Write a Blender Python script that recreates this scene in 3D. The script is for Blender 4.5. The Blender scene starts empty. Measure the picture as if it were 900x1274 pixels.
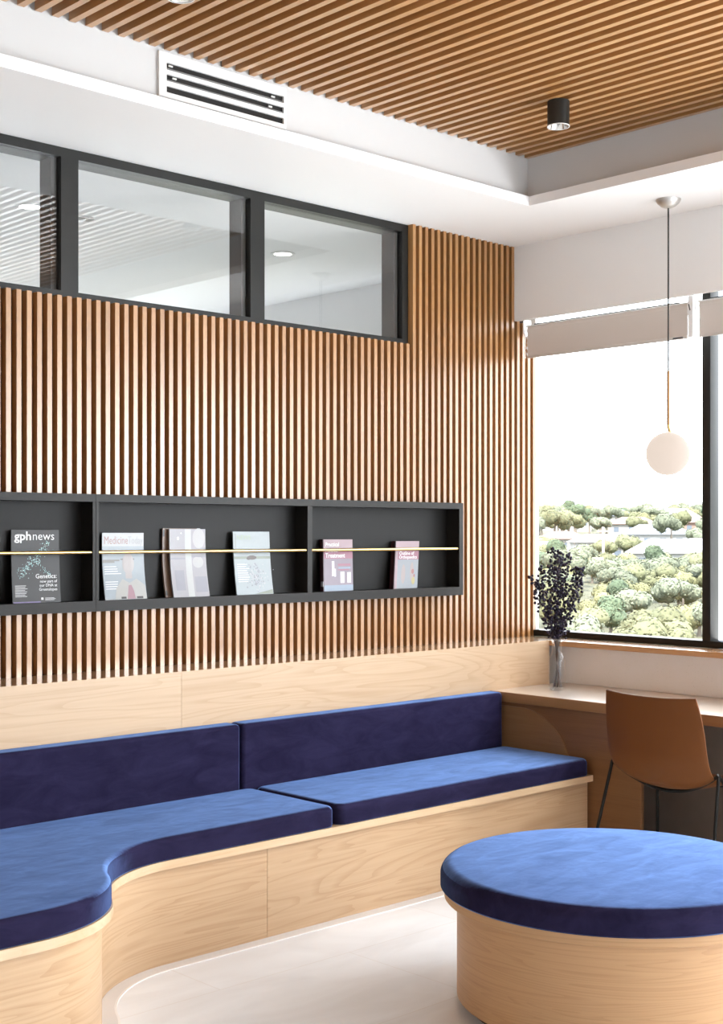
import bpy, bmesh, math, random
from math import pi, sin, cos, sqrt, radians
from mathutils import Vector, Matrix

random.seed(7)
SC = bpy.context.scene
COL = SC.collection

# ------------------------------------------------------------------ camera, sky, sun, exposure
HZ, VP1, VP2 = 666.0, 2215.0, -1120.0
FPX = sqrt((VP1 - 450) * (450 - VP2))
_t = (VP1 - 450) / FPX
_n = sqrt(1 + _t * _t)
FWD = Vector((1 / _n, _t / _n, 0))
cd = bpy.data.cameras.new('camera')
cam = bpy.data.objects.new('camera', cd)
COL.objects.link(cam)
cd.sensor_width = 36.0
cd.lens = FPX * 36.0 / 1274.0
cd.shift_y = (HZ - 637.0) / 1274.0
cam.location = (0, 0, 1.55)
cam.rotation_euler = FWD.to_track_quat('-Z', 'Y').to_euler()
cd.clip_start, cd.clip_end = 0.05, 3000
SC.camera = cam

world = bpy.data.worlds.new('overcast_sky')
SC.world = world
world.use_nodes = True
bg = world.node_tree.nodes['Background']
bg.inputs['Color'].default_value = (0.88, 0.945, 1.0, 1)
bg.inputs['Strength'].default_value = 6.0

sund = bpy.data.lights.new('sun', 'SUN')
sund.energy = 12.0
sund.angle = radians(8)
sund.color = (1.0, 0.96, 0.88)
sun = bpy.data.objects.new('sun', sund)
COL.objects.link(sun)
sun.rotation_euler = Vector((0.55, 0.30, -0.78)).to_track_quat('-Z', 'Y').to_euler()

def portal(name, loc, rot, sx, sy):
    d = bpy.data.lights.new(name, 'AREA')
    d.shape = 'RECTANGLE'
    d.size, d.size_y = sx, sy
    d.cycles.is_portal = True
    o = bpy.data.objects.new(name, d)
    COL.objects.link(o)
    o.location = loc
    o.rotation_euler = rot
portal('daylight_portal_side', (6.07, 0.45, 1.78), (0, radians(90), 0), 1.56, 8.9)
portal('daylight_portal_next_room', (6.02, 7.4, 1.8), (0, radians(90), 0), 1.8, 3.6)

def fill_light(name, loc, rot, sx, sy, watts, col):
    """area lamp added at an unseen window to brighten the rooms"""
    d = bpy.data.lights.new(name, 'AREA')
    d.shape = 'RECTANGLE'
    d.size, d.size_y = sx, sy
    d.energy = watts
    d.color = col
    o = bpy.data.objects.new(name, d)
    COL.objects.link(o)
    o.location = loc
    o.rotation_euler = rot
fill_light('fill_side_windows', (5.94, -0.80, 1.78), (0, radians(90), 0), 1.5, 6.6, 335, (0.88, 0.945, 1.0))
fill_light('fill_rear_window', (4.7, -4.16, 1.80), (radians(90), 0, 0), 2.1, 1.7, 14, (0.88, 0.945, 1.0))
fill_light('fill_next_room', (5.95, 7.4, 1.8), (0, radians(90), 0), 1.7, 3.4, 0.1, (0.96, 0.98, 1.0))

vs = SC.view_settings
vs.view_transform = 'Standard'
try:
    vs.look = 'None'
except Exception:
    pass
vs.gamma = 1.0
vs.use_curve_mapping = False
vs.exposure = 0.30
SC.cycles.use_denoising = True
SC.cycles.max_bounces = 10
SC.cycles.diffuse_bounces = 6
SC.cycles.glossy_bounces = 4
SC.cycles.transparent_max_bounces = 16
SC.cycles.sample_clamp_indirect = 6.0

# ------------------------------------------------------------------ materials
def new_mat(name):
    m = bpy.data.materials.new(name)
    m.use_nodes = True
    return m, m.node_tree.nodes, m.node_tree.links, m.node_tree.nodes['Principled BSDF']

def c4(c):
    return (c[0], c[1], c[2], 1)

def plain(name, col, rough=0.5, metal=0.0, spec=0.5, noise=0.0, nscale=40, bump=0.0, bscale=200):
    m, N, L, b = new_mat(name)
    b.inputs['Roughness'].default_value = rough
    b.inputs['Metallic'].default_value = metal
    b.inputs['Specular IOR Level'].default_value = spec
    tc = N.new('ShaderNodeTexCoord')
    nz = N.new('ShaderNodeTexNoise')
    nz.inputs['Scale'].default_value = nscale
    nz.inputs['Detail'].default_value = 4
    L.new(tc.outputs['Object'], nz.inputs['Vector'])
    mx = N.new('ShaderNodeMix')
    mx.data_type = 'RGBA'
    k = 1 - noise
    mx.inputs[6].default_value = c4([v * k for v in col])
    mx.inputs[7].default_value = c4([min(1, v * (1 + noise)) for v in col])
    L.new(nz.outputs['Fac'], mx.inputs[0])
    L.new(mx.outputs[2], b.inputs['Base Color'])
    if bump:
        n2 = N.new('ShaderNodeTexNoise')
        n2.inputs['Scale'].default_value = bscale
        L.new(tc.outputs['Object'], n2.inputs['Vector'])
        bp = N.new('ShaderNodeBump')
        bp.inputs['Strength'].default_value = bump
        bp.inputs['Distance'].default_value = 0.002
        L.new(n2.outputs['Fac'], bp.inputs['Height'])
        L.new(bp.outputs['Normal'], b.inputs['Normal'])
    return m

def wood(name, light, dark, stretch, rough=0.38, rings=9.0, contrast=1.0, island=False, spec=0.5, coat=0.0, vary=0.12):
    """oak: contour lines of a stretched noise for the cathedral figure, plus fine pores"""
    m, N, L, b = new_mat(name)
    b.inputs['Roughness'].default_value = rough
    b.inputs['Specular IOR Level'].default_value = spec
    b.inputs['Coat Weight'].default_value = coat
    b.inputs['Coat Roughness'].default_value = 0.22
    tc = N.new('ShaderNodeTexCoord')
    if island:
        g = N.new('ShaderNodeNewGeometry')
        rnd = g.outputs['Random Per Island']
    else:
        oi = N.new('ShaderNodeObjectInfo')
        rnd = oi.outputs['Random']
    mul = N.new('ShaderNodeMath'); mul.operation = 'MULTIPLY'; mul.inputs[1].default_value = 37.0
    L.new(rnd, mul.inputs[0])
    add = N.new('ShaderNodeVectorMath'); add.operation = 'ADD'
    L.new(tc.outputs['Object'], add.inputs[0])
    L.new(mul.outputs[0], add.inputs[1])
    mp = N.new('ShaderNodeMapping')
    mp.inputs['Scale'].default_value = stretch
    L.new(add.outputs[0], mp.inputs['Vector'])
    nz = N.new('ShaderNodeTexNoise')
    nz.inputs['Scale'].default_value = 1.0
    nz.inputs['Detail'].default_value = 2.0
    nz.inputs['Roughness'].default_value = 0.45
    nz.inputs['Distortion'].default_value = 0.6
    L.new(mp.outputs[0], nz.inputs['Vector'])
    m2 = N.new('ShaderNodeMath'); m2.operation = 'MULTIPLY'; m2.inputs[1].default_value = rings
    L.new(nz.outputs['Fac'], m2.inputs[0])
    fr = N.new('ShaderNodeMath'); fr.operation = 'FRACT'
    L.new(m2.outputs[0], fr.inputs[0])
    cr = N.new('ShaderNodeValToRGB')
    e = cr.color_ramp.elements
    e[0].position = 0.0; e[0].color = (0.9, 0.9, 0.9, 1)
    e[1].position = 1.0; e[1].color = (0.25, 0.25, 0.25, 1)
    x = e.new(0.55); x.color = (1, 1, 1, 1)
    x = e.new(0.9); x.color = (0.35, 0.35, 0.35, 1)
    L.new(fr.outputs[0], cr.inputs[0])
    mp2 = N.new('ShaderNodeMapping')
    mp2.inputs['Scale'].default_value = tuple(v * 14 if v > 2 else v * 3 for v in stretch)
    L.new(add.outputs[0], mp2.inputs['Vector'])
    n2 = N.new('ShaderNodeTexNoise')
    n2.inputs['Scale'].default_value = 1.0
    n2.inputs['Detail'].default_value = 3.0
    L.new(mp2.outputs[0], n2.inputs['Vector'])
    # fac = ramp*0.5*contrast + fine*0.5
    a1 = N.new('ShaderNodeMath'); a1.operation = 'MULTIPLY_ADD'
    a1.inputs[1].default_value = 0.45 * contrast
    L.new(cr.outputs[0], a1.inputs[0])
    a2 = N.new('ShaderNodeMath'); a2.operation = 'MULTIPLY'
    a2.inputs[1].default_value = 0.75 - 0.3 * contrast
    L.new(n2.outputs['Fac'], a2.inputs[0])
    L.new(a2.outputs[0], a1.inputs[2])
    n3 = N.new('ShaderNodeMath'); n3.operation = 'MULTIPLY_ADD'
    n3.inputs[1].default_value = vary * 2; n3.inputs[2].default_value = -vary
    L.new(rnd, n3.inputs[0])
    a3 = N.new('ShaderNodeMath'); a3.operation = 'ADD'; a3.use_clamp = True
    L.new(a1.outputs[0], a3.inputs[0]); L.new(n3.outputs[0], a3.inputs[1])
    mx = N.new('ShaderNodeMix'); mx.data_type = 'RGBA'
    mx.inputs[6].default_value = c4(dark); mx.inputs[7].default_value = c4(light)
    L.new(a3.outputs[0], mx.inputs[0])
    L.new(mx.outputs[2], b.inputs['Base Color'])
    bp = N.new('ShaderNodeBump'); bp.inputs['Strength'].default_value = 0.08; bp.inputs['Distance'].default_value = 0.001
    L.new(n2.outputs['Fac'], bp.inputs['Height']); L.new(bp.outputs['Normal'], b.inputs['Normal'])
    return m

def velvet(name, col, tint, sheen=1.0, nap_to=0.95):
    m, N, L, b = new_mat(name)
    b.inputs['Roughness'].default_value = 0.5
    b.inputs['Specular IOR Level'].default_value = 0.0
    b.inputs['Specular Tint'].default_value = (0.35, 0.55, 1, 1)
    b.inputs['Sheen Weight'].default_value = sheen
    b.inputs['Sheen Roughness'].default_value = 0.22
    b.inputs['Sheen Tint'].default_value = c4(tint)
    tc = N.new('ShaderNodeTexCoord')
    mp = N.new('ShaderNodeMapping'); mp.inputs['Scale'].default_value = (5, 12, 14)
    mp.inputs['Rotation'].default_value = (0, 0, 0.5)
    L.new(tc.outputs['Object'], mp.inputs['Vector'])
    nz = N.new('ShaderNodeTexNoise'); nz.inputs['Scale'].default_value = 1.0; nz.inputs['Detail'].default_value = 5
    nz.inputs['Roughness'].default_value = 0.65; nz.inputs['Distortion'].default_value = 0.8
    L.new(mp.outputs[0], nz.inputs['Vector'])
    cr = N.new('ShaderNodeValToRGB')
    e = cr.color_ramp.elements
    e[0].position = 0.3; e[0].color = c4([v * 0.72 for v in col])
    e[1].position = 0.7; e[1].color = c4([min(1, v * 1.3) for v in col])
    L.new(nz.outputs['Fac'], cr.inputs[0]); L.new(cr.outputs[0], b.inputs['Base Color'])
    nap = N.new('ShaderNodeBsdfDiffuse'); nap.inputs['Color'].default_value = c4(tint)
    lw = N.new('ShaderNodeLayerWeight'); lw.inputs['Blend'].default_value = 0.5
    c2 = N.new('ShaderNodeValToRGB')
    c2.color_ramp.elements[0].position = 0.45; c2.color_ramp.elements[0].color = (0, 0, 0, 1)
    c2.color_ramp.elements[1].position = 0.86; c2.color_ramp.elements[1].color = (nap_to, nap_to, nap_to, 1)
    x = c2.color_ramp.elements.new(1.0); x.color = (nap_to * .3, nap_to * .3, nap_to * .3, 1)
    L.new(lw.outputs['Facing'], c2.inputs[0])
    c3 = N.new('ShaderNodeMapRange'); c3.inputs['From Min'].default_value = 0.32; c3.inputs['From Max'].default_value = 0.68
    c3.inputs['To Min'].default_value = 0.74; c3.inputs['To Max'].default_value = 1.05
    L.new(nz.outputs['Fac'], c3.inputs['Value'])
    pm = N.new('ShaderNodeMath'); pm.operation = 'MULTIPLY'; pm.use_clamp = True
    L.new(c2.outputs[0], pm.inputs[0]); L.new(c3.outputs[0], pm.inputs[1])
    mxs = N.new('ShaderNodeMixShader')
    L.new(pm.outputs[0], mxs.inputs[0]); L.new(b.outputs[0], mxs.inputs[1]); L.new(nap.outputs[0], mxs.inputs[2])
    L.new(mxs.outputs[0], N['Material Output'].inputs['Surface'])
    n2 = N.new('ShaderNodeTexNoise'); n2.inputs['Scale'].default_value = 6; n2.inputs['Detail'].default_value = 4
    L.new(tc.outputs['Object'], n2.inputs['Vector'])
    bp = N.new('ShaderNodeBump'); bp.inputs['Strength'].default_value = 0.25; bp.inputs['Distance'].default_value = 0.02
    L.new(n2.outputs['Fac'], bp.inputs['Height']); L.new(bp.outputs['Normal'], b.inputs['Normal']); L.new(bp.outputs['Normal'], lw.inputs['Normal'])
    return m

def pane_glass(name, ior=1.45, tint=(1, 1, 1), gloss=1.0):
    m = bpy.data.materials.new(name); m.use_nodes = True
    N, L = m.node_tree.nodes, m.node_tree.links
    N.remove(N['Principled BSDF'])
    out = N['Material Output']
    t = N.new('ShaderNodeBsdfTransparent'); t.inputs[0].default_value = c4(tint)
    g = N.new('ShaderNodeBsdfGlossy'); g.inputs['Roughness'].default_value = 0.0
    g.inputs['Color'].default_value = (gloss, gloss, gloss, 1)
    f = N.new('ShaderNodeFresnel'); f.inputs['IOR'].default_value = ior
    mx = N.new('ShaderNodeMixShader')
    ge = N.new('ShaderNodeNewGeometry')
    iv = N.new('ShaderNodeMath'); iv.operation = 'MULTIPLY_ADD'; iv.inputs[1].default_value = 1 / ior - ior; iv.inputs[2].default_value = ior
    L.new(ge.outputs['Backfacing'], iv.inputs[0]); L.new(iv.outputs[0], f.inputs['IOR'])
    L.new(f.outputs[0], mx.inputs[0]); L.new(t.outputs[0], mx.inputs[1]); L.new(g.outputs[0], mx.inputs[2])
    L.new(mx.outputs[0], out.inputs['Surface'])
    return m

def emitter(name, col, s):
    m, N, L, b = new_mat(name)
    b.inputs['Base Color'].default_value = c4(col)
    b.inputs['Emission Color'].default_value = c4(col)
    b.inputs['Emission Strength'].default_value = s
    return m

WHITE = plain('white_plaster', (0.86, 0.855, 0.845), 0.65, noise=0.01, nscale=3, bump=0.04, bscale=300)
CEILW = plain('ceiling_paint', (0.87, 0.865, 0.86), 0.7, noise=0.01, nscale=3)
WHITE_METAL = plain('white_powder_coat', (0.76, 0.76, 0.75), 0.35)
BLACK_METAL = plain('black_anodised_metal', (0.016, 0.0155, 0.014), 0.4, spec=0.3, noise=0.1)
CHAIR_BLACK = plain('black_tube', (0.010, 0.009, 0.008), 0.5, spec=0.2)
GREY_FIN = plain('silver_blue_aluminium', (0.42, 0.47, 0.56), 0.35, metal=0.3)
SLAT = wood('oiled_oak_slat', (0.47, 0.24, 0.085), (0.31, 0.14, 0.04), (16, 16, 1.1), rough=0.34, rings=5, contrast=0.5, island=True, vary=0.28, coat=1.0)
CSLAT = wood('oiled_oak_ceiling_slat', (0.52, 0.27, 0.095), (0.36, 0.165, 0.048), (16, 1.1, 16), rough=0.32, rings=5, contrast=0.5, island=True, vary=0.2, coat=1.0)
SLAT.node_tree.nodes['Principled BSDF'].inputs['Coat Roughness'].default_value = 0.30
CSLAT.node_tree.nodes['Principled BSDF'].inputs['Coat Roughness'].default_value = 0.40
OAK = wood('pale_oak_veneer', (0.66, 0.465, 0.29), (0.43, 0.26, 0.135), (0.55, 0.55, 8.0), rough=0.42, rings=16, contrast=0.85)
OAK_TOP = wood('pale_oak_top', (0.72, 0.53, 0.345), (0.57, 0.38, 0.22), (0.8, 9.0, 9.0), rough=0.25, rings=9, contrast=0.6, coat=0.3)
LEDGETOP = wood('polished_oak_ledge', (0.70, 0.50, 0.31), (0.55, 0.35, 0.19), (0.8, 9.0, 9.0), rough=0.2, rings=9, contrast=0.5, coat=1.0)
LEDGETOP.node_tree.nodes['Principled BSDF'].inputs['Coat Roughness'].default_value = 0.07
OAK_WIDE = wood('pale_oak_back_panel', (0.64, 0.47, 0.315), (0.45, 0.285, 0.16), (0.6, 0.6, 7.0), rough=0.4, rings=16, contrast=0.8)
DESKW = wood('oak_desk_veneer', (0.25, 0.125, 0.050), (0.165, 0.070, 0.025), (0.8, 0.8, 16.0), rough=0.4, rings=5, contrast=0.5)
DESKTOP = wood('oak_desk_top', (0.80, 0.69, 0.585), (0.72, 0.60, 0.49), (9.0, 0.8, 9.0), rough=0.26, rings=6, contrast=0.5, coat=1.0)
DESKTOP.node_tree.nodes['Principled BSDF'].inputs['Coat Roughness'].default_value = 0.32
OTTO = wood('oak_drum_veneer', (0.59, 0.355, 0.175), (0.39, 0.205, 0.088), (0.6, 0.6, 14.0), rough=0.42, rings=17, contrast=0.85)
RACKW = wood('black_stained_timber', (0.021, 0.0175, 0.0145), (0.013, 0.011, 0.0095), (1, 12, 12), rough=0.45, rings=5, contrast=0.4, spec=0.22)
RACKB = wood('black_timber_shaded_back', (0.0105, 0.0090, 0.0076), (0.007, 0.006, 0.0052), (12, 1, 1.2), rough=0.5, rings=5, contrast=0.4, spec=0.2)  # darker copy of the rack timber; shade in the bays put into colour
BACKING = plain('dark_backing_felt', (0.035, 0.018, 0.010), 0.9)
CEILVOID = plain('black_void', (0.012, 0.010, 0.009), 0.9)
BLUE = velvet('navy_velvet', (0.021, 0.018, 0.046), (0.19, 0.33, 0.70), 0.12)
BLUE_CUT_SHEEN = velvet('navy_velvet_cut_sheen', (0.021, 0.018, 0.046), (0.19, 0.33, 0.70), 0.08, 0.22)  # same navy velvet, painted sheen reduced for upright faces
BRASS = plain('brushed_brass', (0.80, 0.56, 0.22), 0.28, metal=1.0, noise=0.05)
BRASS_DK = plain('aged_brass', (0.40, 0.24, 0.12), 0.4, metal=0.8)
NICKEL = plain('satin_nickel', (0.62, 0.60, 0.57), 0.35, metal=0.8)
REFL = plain('polished_reflector', (0.75, 0.72, 0.68), 0.12, metal=1.0)
OPAL = emitter('opal_glass', (1.0, 0.85, 0.735), 0.66)
OPAL.node_tree.nodes['Principled BSDF'].inputs['Base Color'].default_value = (0.06, 0.05, 0.045, 1)
OPAL.node_tree.nodes['Principled BSDF'].inputs['Specular IOR Level'].default_value = 0.1
OPAL.node_tree.nodes['Principled BSDF'].inputs['Roughness'].default_value = 0.6
CORD = plain('dark_cord', (0.045, 0.045, 0.042), 0.6)
FABRIC = plain('blind_fabric', (0.66, 0.61, 0.57), 0.85, noise=0.03, nscale=400)
CLEARP = plain('translucent_white_plastic', (0.90, 0.91, 0.92), 0.2)
TAN = plain('cognac_shell', (0.150, 0.050, 0.010), 0.55, spec=0.25, noise=0.06, nscale=8, bump=0.05, bscale=500)
TAUPE = plain('taupe_panel', (0.22, 0.175, 0.145), 0.6, noise=0.12, nscale=14)
GLASS = pane_glass('window_glass', 1.45)
GLASS2 = pane_glass('clerestory_glass', 1.62)
VASEG = pane_glass('vase_glass', 1.33, (0.985, 0.985, 0.985))

def terrazzo():
    m, N, L, b = new_mat('pale_terrazzo')
    b.inputs['Roughness'].default_value = 0.3
    tc = N.new('ShaderNodeTexCoord')
    v = N.new('ShaderNodeTexVoronoi'); v.inputs['Scale'].default_value = 90
    L.new(tc.outputs['Object'], v.inputs['Vector'])
    cr = N.new('ShaderNodeValToRGB')
    e = cr.color_ramp.elements
    e[0].position = 0.08; e[0].color = (0.62, 0.54, 0.48, 1)
    e[1].position = 0.16; e[1].color = (0.86, 0.82, 0.78, 1)
    L.new(v.outputs['Distance'], cr.inputs[0])
    n = N.new('ShaderNodeTexNoise'); n.inputs['Scale'].default_value = 9; n.inputs['Detail'].default_value = 6
    L.new(tc.outputs['Object'], n.inputs['Vector'])
    c2 = N.new('ShaderNodeValToRGB')
    c2.color_ramp.elements[0].position = 0.45; c2.color_ramp.elements[0].color = (0, 0, 0, 1)
    c2.color_ramp.elements[1].position = 0.62; c2.color_ramp.elements[1].color = (1, 1, 1, 1)
    L.new(n.outputs['Fac'], c2.inputs[0])
    mx = N.new('ShaderNodeMix'); mx.data_type = 'RGBA'
    mx.inputs[7].default_value = (0.87, 0.83, 0.80, 1)
    L.new(c2.outputs[0], mx.inputs[0]); L.new(cr.outputs[0], mx.inputs[6])
    L.new(mx.outputs[2], b.inputs['Base Color'])
    return m
TERRAZZO = terrazzo()

def floor_mat():
    m, N, L, b = new_mat('pale_stone_floor_tile')
    b.inputs['Roughness'].default_value = 0.32
    tc = N.new('ShaderNodeTexCoord')
    mp = N.new('ShaderNodeMapping'); mp.inputs['Location'].default_value = (0.22, -0.05, 0)
    L.new(tc.outputs['Object'], mp.inputs['Vector'])
    br = N.new('ShaderNodeTexBrick')
    br.inputs['Scale'].default_value = 1.0
    br.inputs['Brick Width'].default_value = 1.2
    br.inputs['Row Height'].default_value = 0.6
    br.inputs['Mortar Size'].default_value = 0.0025
    br.inputs['Mortar Smooth'].default_value = 0.4
    br.inputs['Color1'].default_value = (0.89, 0.92, 0.95, 1)
    br.inputs['Color2'].default_value = (0.845, 0.87, 0.895, 1)
    br.inputs['Mortar'].default_value = (0.79, 0.785, 0.78, 1)
    L.new(mp.outputs[0], br.inputs['Vector'])
    mp2 = N.new('ShaderNodeMapping'); mp2.inputs['Scale'].default_value = (1.2, 3.2, 1); mp2.inputs['Rotation'].default_value = (0, 0, 0.35)
    L.new(tc.outputs['Object'], mp2.inputs['Vector'])
    n = N.new('ShaderNodeTexNoise'); n.inputs['Scale'].default_value = 1.3; n.inputs['Detail'].default_value = 6; n.inputs['Distortion'].default_value = 1.0
    L.new(mp2.outputs[0], n.inputs['Vector'])
    cr = N.new('ShaderNodeValToRGB')
    cr.color_ramp.elements[0].position = 0.35; cr.color_ramp.elements[0].color = (0.90, 0.89, 0.885, 1)
    cr.color_ramp.elements[1].position = 0.62; cr.color_ramp.elements[1].color = (1, 1, 1, 1)
    L.new(n.outputs['Fac'], cr.inputs[0])
    mx = N.new('ShaderNodeMix'); mx.data_type = 'RGBA'; mx.blend_type = 'MULTIPLY'; mx.inputs[0].default_value = 1.0
    L.new(br.outputs['Color'], mx.inputs[6]); L.new(cr.outputs[0], mx.inputs[7])
    L.new(mx.outputs[2], b.inputs['Base Color'])
    return m
FLOOR = floor_mat()

def leaf_mat(name, col):
    m, N, L, b = new_mat(name)
    b.inputs['Roughness'].default_value = 0.8
    b.inputs['Specular IOR Level'].default_value = 0.2
    oi = N.new('ShaderNodeObjectInfo')
    tc = N.new('ShaderNodeTexCoord')
    n = N.new('ShaderNodeTexNoise'); n.inputs['Scale'].default_value = 1.6; n.inputs['Detail'].default_value = 4
    L.new(tc.outputs['Object'], n.inputs['Vector'])
    ad = N.new('ShaderNodeMath'); ad.operation = 'MULTIPLY_ADD'; ad.inputs[1].default_value = 0.7
    L.new(oi.outputs['Random'], ad.inputs[0])
    h = N.new('ShaderNodeMath'); h.operation = 'MULTIPLY'; h.inputs[1].default_value = 0.5
    L.new(n.outputs['Fac'], h.inputs[0]); L.new(h.outputs[0], ad.inputs[2])
    cr = N.new('ShaderNodeValToRGB')
    cr.color_ramp.elements[0].color = c4([v * 0.72 for v in col])
    cr.color_ramp.elements[1].color = c4([min(1, v * 1.3) for v in col])
    L.new(ad.outputs[0], cr.inputs[0]); L.new(cr.outputs[0], b.inputs['Base Color'])
    return m

# ------------------------------------------------------------------ mesh helpers
class MB:
    def __init__(s):
        s.b = bmesh.new()
    def quad(s, pts):
        vs_ = [s.b.verts.new(p) for p in pts]
        return s.b.faces.new(vs_)
    def box(s, x0, x1, y0, y1, z0, z1, bev=0.0, M=None):
        vv = [Vector((x, y, z)) for z in (z0, z1) for y in (y0, y1) for x in (x0, x1)]
        if M: vv = [M @ v for v in vv]
        v = [s.b.verts.new(p) for p in vv]
        F = [(0, 2, 3, 1), (4, 5, 7, 6), (0, 1, 5, 4), (2, 6, 7, 3), (0, 4, 6, 2), (1, 3, 7, 5)]
        fs = [s.b.faces.new([v[i] for i in f]) for f in F]
        if bev:
            es = list({e for f in fs for e in f.edges})
            bmesh.ops.bevel(s.b, geom=es, offset=bev, segments=2, affect='EDGES', profile=0.5)
        return s
    def prism(s, pts, z0, z1):
        a = [s.b.verts.new((x, y, z0)) for x, y in pts]
        b = [s.b.verts.new((x, y, z1)) for x, y in pts]
        n = len(pts)
        s.b.faces.new(list(reversed(a))); s.b.faces.new(b)
        for i in range(n):
            s.b.faces.new([a[i], a[(i + 1) % n], b[(i + 1) % n], b[i]])
        return s
    def rings(s, rs, cap0=True, cap1=True):
        """list of rings (lists of 3D points, same count, closed)"""
        R = [[s.b.verts.new(p) for p in r] for r in rs]
        n = len(R[0])
        for a, b in zip(R, R[1:]):
            for i in range(n):
                s.b.faces.new([a[i], a[(i + 1) % n], b[(i + 1) % n], b[i]])
        if cap0: s.b.faces.new(list(reversed(R[0])))
        if cap1: s.b.faces.new(R[-1])
        return s
    def lathe(s, prof, c=(0, 0, 0), n=48, cap0=True, cap1=True, M=None):
        rs = []
        for r, z in prof:
            ring = [Vector((r * cos(2 * pi * k / n), r * sin(2 * pi * k / n), z)) for k in range(n)]
            if M: ring = [M @ p for p in ring]
            rs.append([p + Vector(c) for p in ring])
        return s.rings(rs, cap0, cap1)
    def tube(s, path, r, n=10, caps=True):
        path = [Vector(p) for p in path]
        rs = []
        prev = None
        for i, p in enumerate(path):
            t = (path[min(i + 1, len(path) - 1)] - path[max(i - 1, 0)]).normalized()
            if prev is None:
                u = t.orthogonal().normalized()
            else:
                u = (prev - t * prev.dot(t)).normalized()
            prev = u
            w = t.cross(u)
            rr = r[i] if isinstance(r, (list, tuple)) else r
            rs.append([p + u * rr * cos(2 * pi * k / n) + w * rr * sin(2 * pi * k / n) for k in range(n)])
        return s.rings(rs, caps, caps)
    def sphere(s, c, r, u=24, v=14, sc=(1, 1, 1)):
        M = Matrix.Translation(c) @ Matrix.Diagonal((sc[0], sc[1], sc[2], 1))
        bmesh.ops.create_uvsphere(s.b, u_segments=u, v_segments=v, radius=r, matrix=M)
        return s
    def ico(s, c, r, sub=2, sc=(1, 1, 1)):
        M = Matrix.Translation(c) @ Matrix.Diagonal((sc[0], sc[1], sc[2], 1))
        return bmesh.ops.create_icosphere(s.b, subdivisions=sub, radius=r, matrix=M)
    def mesh(s, name, mat, smooth=True, angle=35, recalc=True):
        if recalc:
            bmesh.ops.recalc_face_normals(s.b, faces=s.b.faces[:])
        me = bpy.data.meshes.new(name)
        s.b.to_mesh(me); s.b.free()
        me.materials.append(mat)
        if smooth:
            me.shade_smooth()
            me.set_sharp_from_angle(angle=radians(angle))
        return me
    def build(s, name, mat, parent=None, **k):
        o = bpy.data.objects.new(name, s.mesh(name, mat, **k))
        COL.objects.link(o)
        if parent is not None:
            o.parent = parent
            o.matrix_parent_inverse = Matrix.Translation(parent.location).inverted() if parent.type == 'EMPTY' and not k.get('local') else Matrix()
        return o

def tag(o, label, cat, group=None, kind=None):
    if label: o['label'] = label
    if cat: o['category'] = cat
    if group: o['group'] = group
    if kind: o['kind'] = kind
    return o

def thing(name, loc, label, cat, group=None):
    """Empty at the base of a thing; children are modelled in world coordinates"""
    o = bpy.data.objects.new(name, None)
    COL.objects.link(o)
    o.location = loc
    o.empty_display_size = 0.1
    return tag(o, label, cat, group)

def struct(name, mb, mat, parent=None, **k):
    o = mb.build(name, mat, parent, **k)
    if parent is None: o['kind'] = 'structure'
    return o

def copy_tree(o, parent=None):
    c = o.copy(); COL.objects.link(c)
    if parent is not None: c.parent = parent
    for ch in list(o.children):
        copy_tree(ch, c)
    return c

def arc(cx, cy, r, a0, a1, n):
    return [(cx + r * cos(radians(a0 + (a1 - a0) * i / n)), cy + r * sin(radians(a0 + (a1 - a0) * i / n))) for i in range(n + 1)]

def round_rect(x0, x1, y0, y1, r, n=5):
    return (arc(x0 + r, y0 + r, r, 180, 270, n) + arc(x1 - r, y0 + r, r, 270, 360, n)
            + arc(x1 - r, y1 - r, r, 0, 90, n) + arc(x0 + r, y1 - r, r, 90, 180, n))

def offset(pts, d):
    """inset a ccw outline by d"""
    n = len(pts); out = []
    for i in range(n):
        p0, p1, p2 = Vector(pts[i - 1]), Vector(pts[i]), Vector(pts[(i + 1) % n])
        a = (p1 - p0).normalized(); b = (p2 - p1).normalized()
        na, nb = Vector((-a.y, a.x)), Vector((-b.y, b.x))
        m = (na + nb)
        m = m / max(0.3, (1 + na.dot(nb)))
        out.append((p1.x + m.x * d, p1.y + m.y * d))
    return out

def inner(pts, r, k=.012):
    """outline a little further in, pulled towards the centre line, so that the flat face keeps a flat normal"""
    q = offset(pts, r)
    n = len(q); out = []
    for i, p in enumerate(q):
        a, b = Vector(q[i - 1]), Vector(q[(i + 1) % n])
        t = (b - a)
        t = t.normalized() if t.length > 1e-6 else Vector((1, 0))
        out.append((p[0] - t.y * k, p[1] + t.x * k))
    return out

def pad(pts, z0, z1, r):
    """upholstered pad over a ccw outline: soft lower and upper edges"""
    prof = [(.003, z0), (0, z0 + .004)]
    for k in range(0, 7):
        a = k / 6 * pi / 2
        prof.append((r * (1 - cos(a)), z1 - r + r * sin(a)))
    rs = [[(x, y, z) for x, y in offset(pts, d)] for d, z in prof]
    rs.append([(x, y, z1) for x, y in inner(pts, r)])
    m = MB(); m.rings(rs)
    return m

# ------------------------------------------------------------------ room shell
YS = 4.885          # face of the timber slats
YW = 4.925          # wall behind them
ZC = 3.171          # lower ceiling
XP = 5.788          # pelmet face
XG = 6.00           # side window glass
ZL = 0.976          # top of the timber ledge and sill
LX, LY = 5.116, 4.222   # edge of the ceiling opening
X_L, Y_R = -2.8, -4.2

struct('floor', MB().box(X_L - .1, 6.06, Y_R - .1, 9.6, -0.12, 0), FLOOR)
struct('floor_bounce_absorber', MB().box(X_L, .6, Y_R, 4.6, 0.0, .008), plain('absorber_grey', (0.38, 0.375, 0.37), 0.95, noise=0.2, nscale=300))  # unseen darker layer, added to cut light bouncing off the floor

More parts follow.
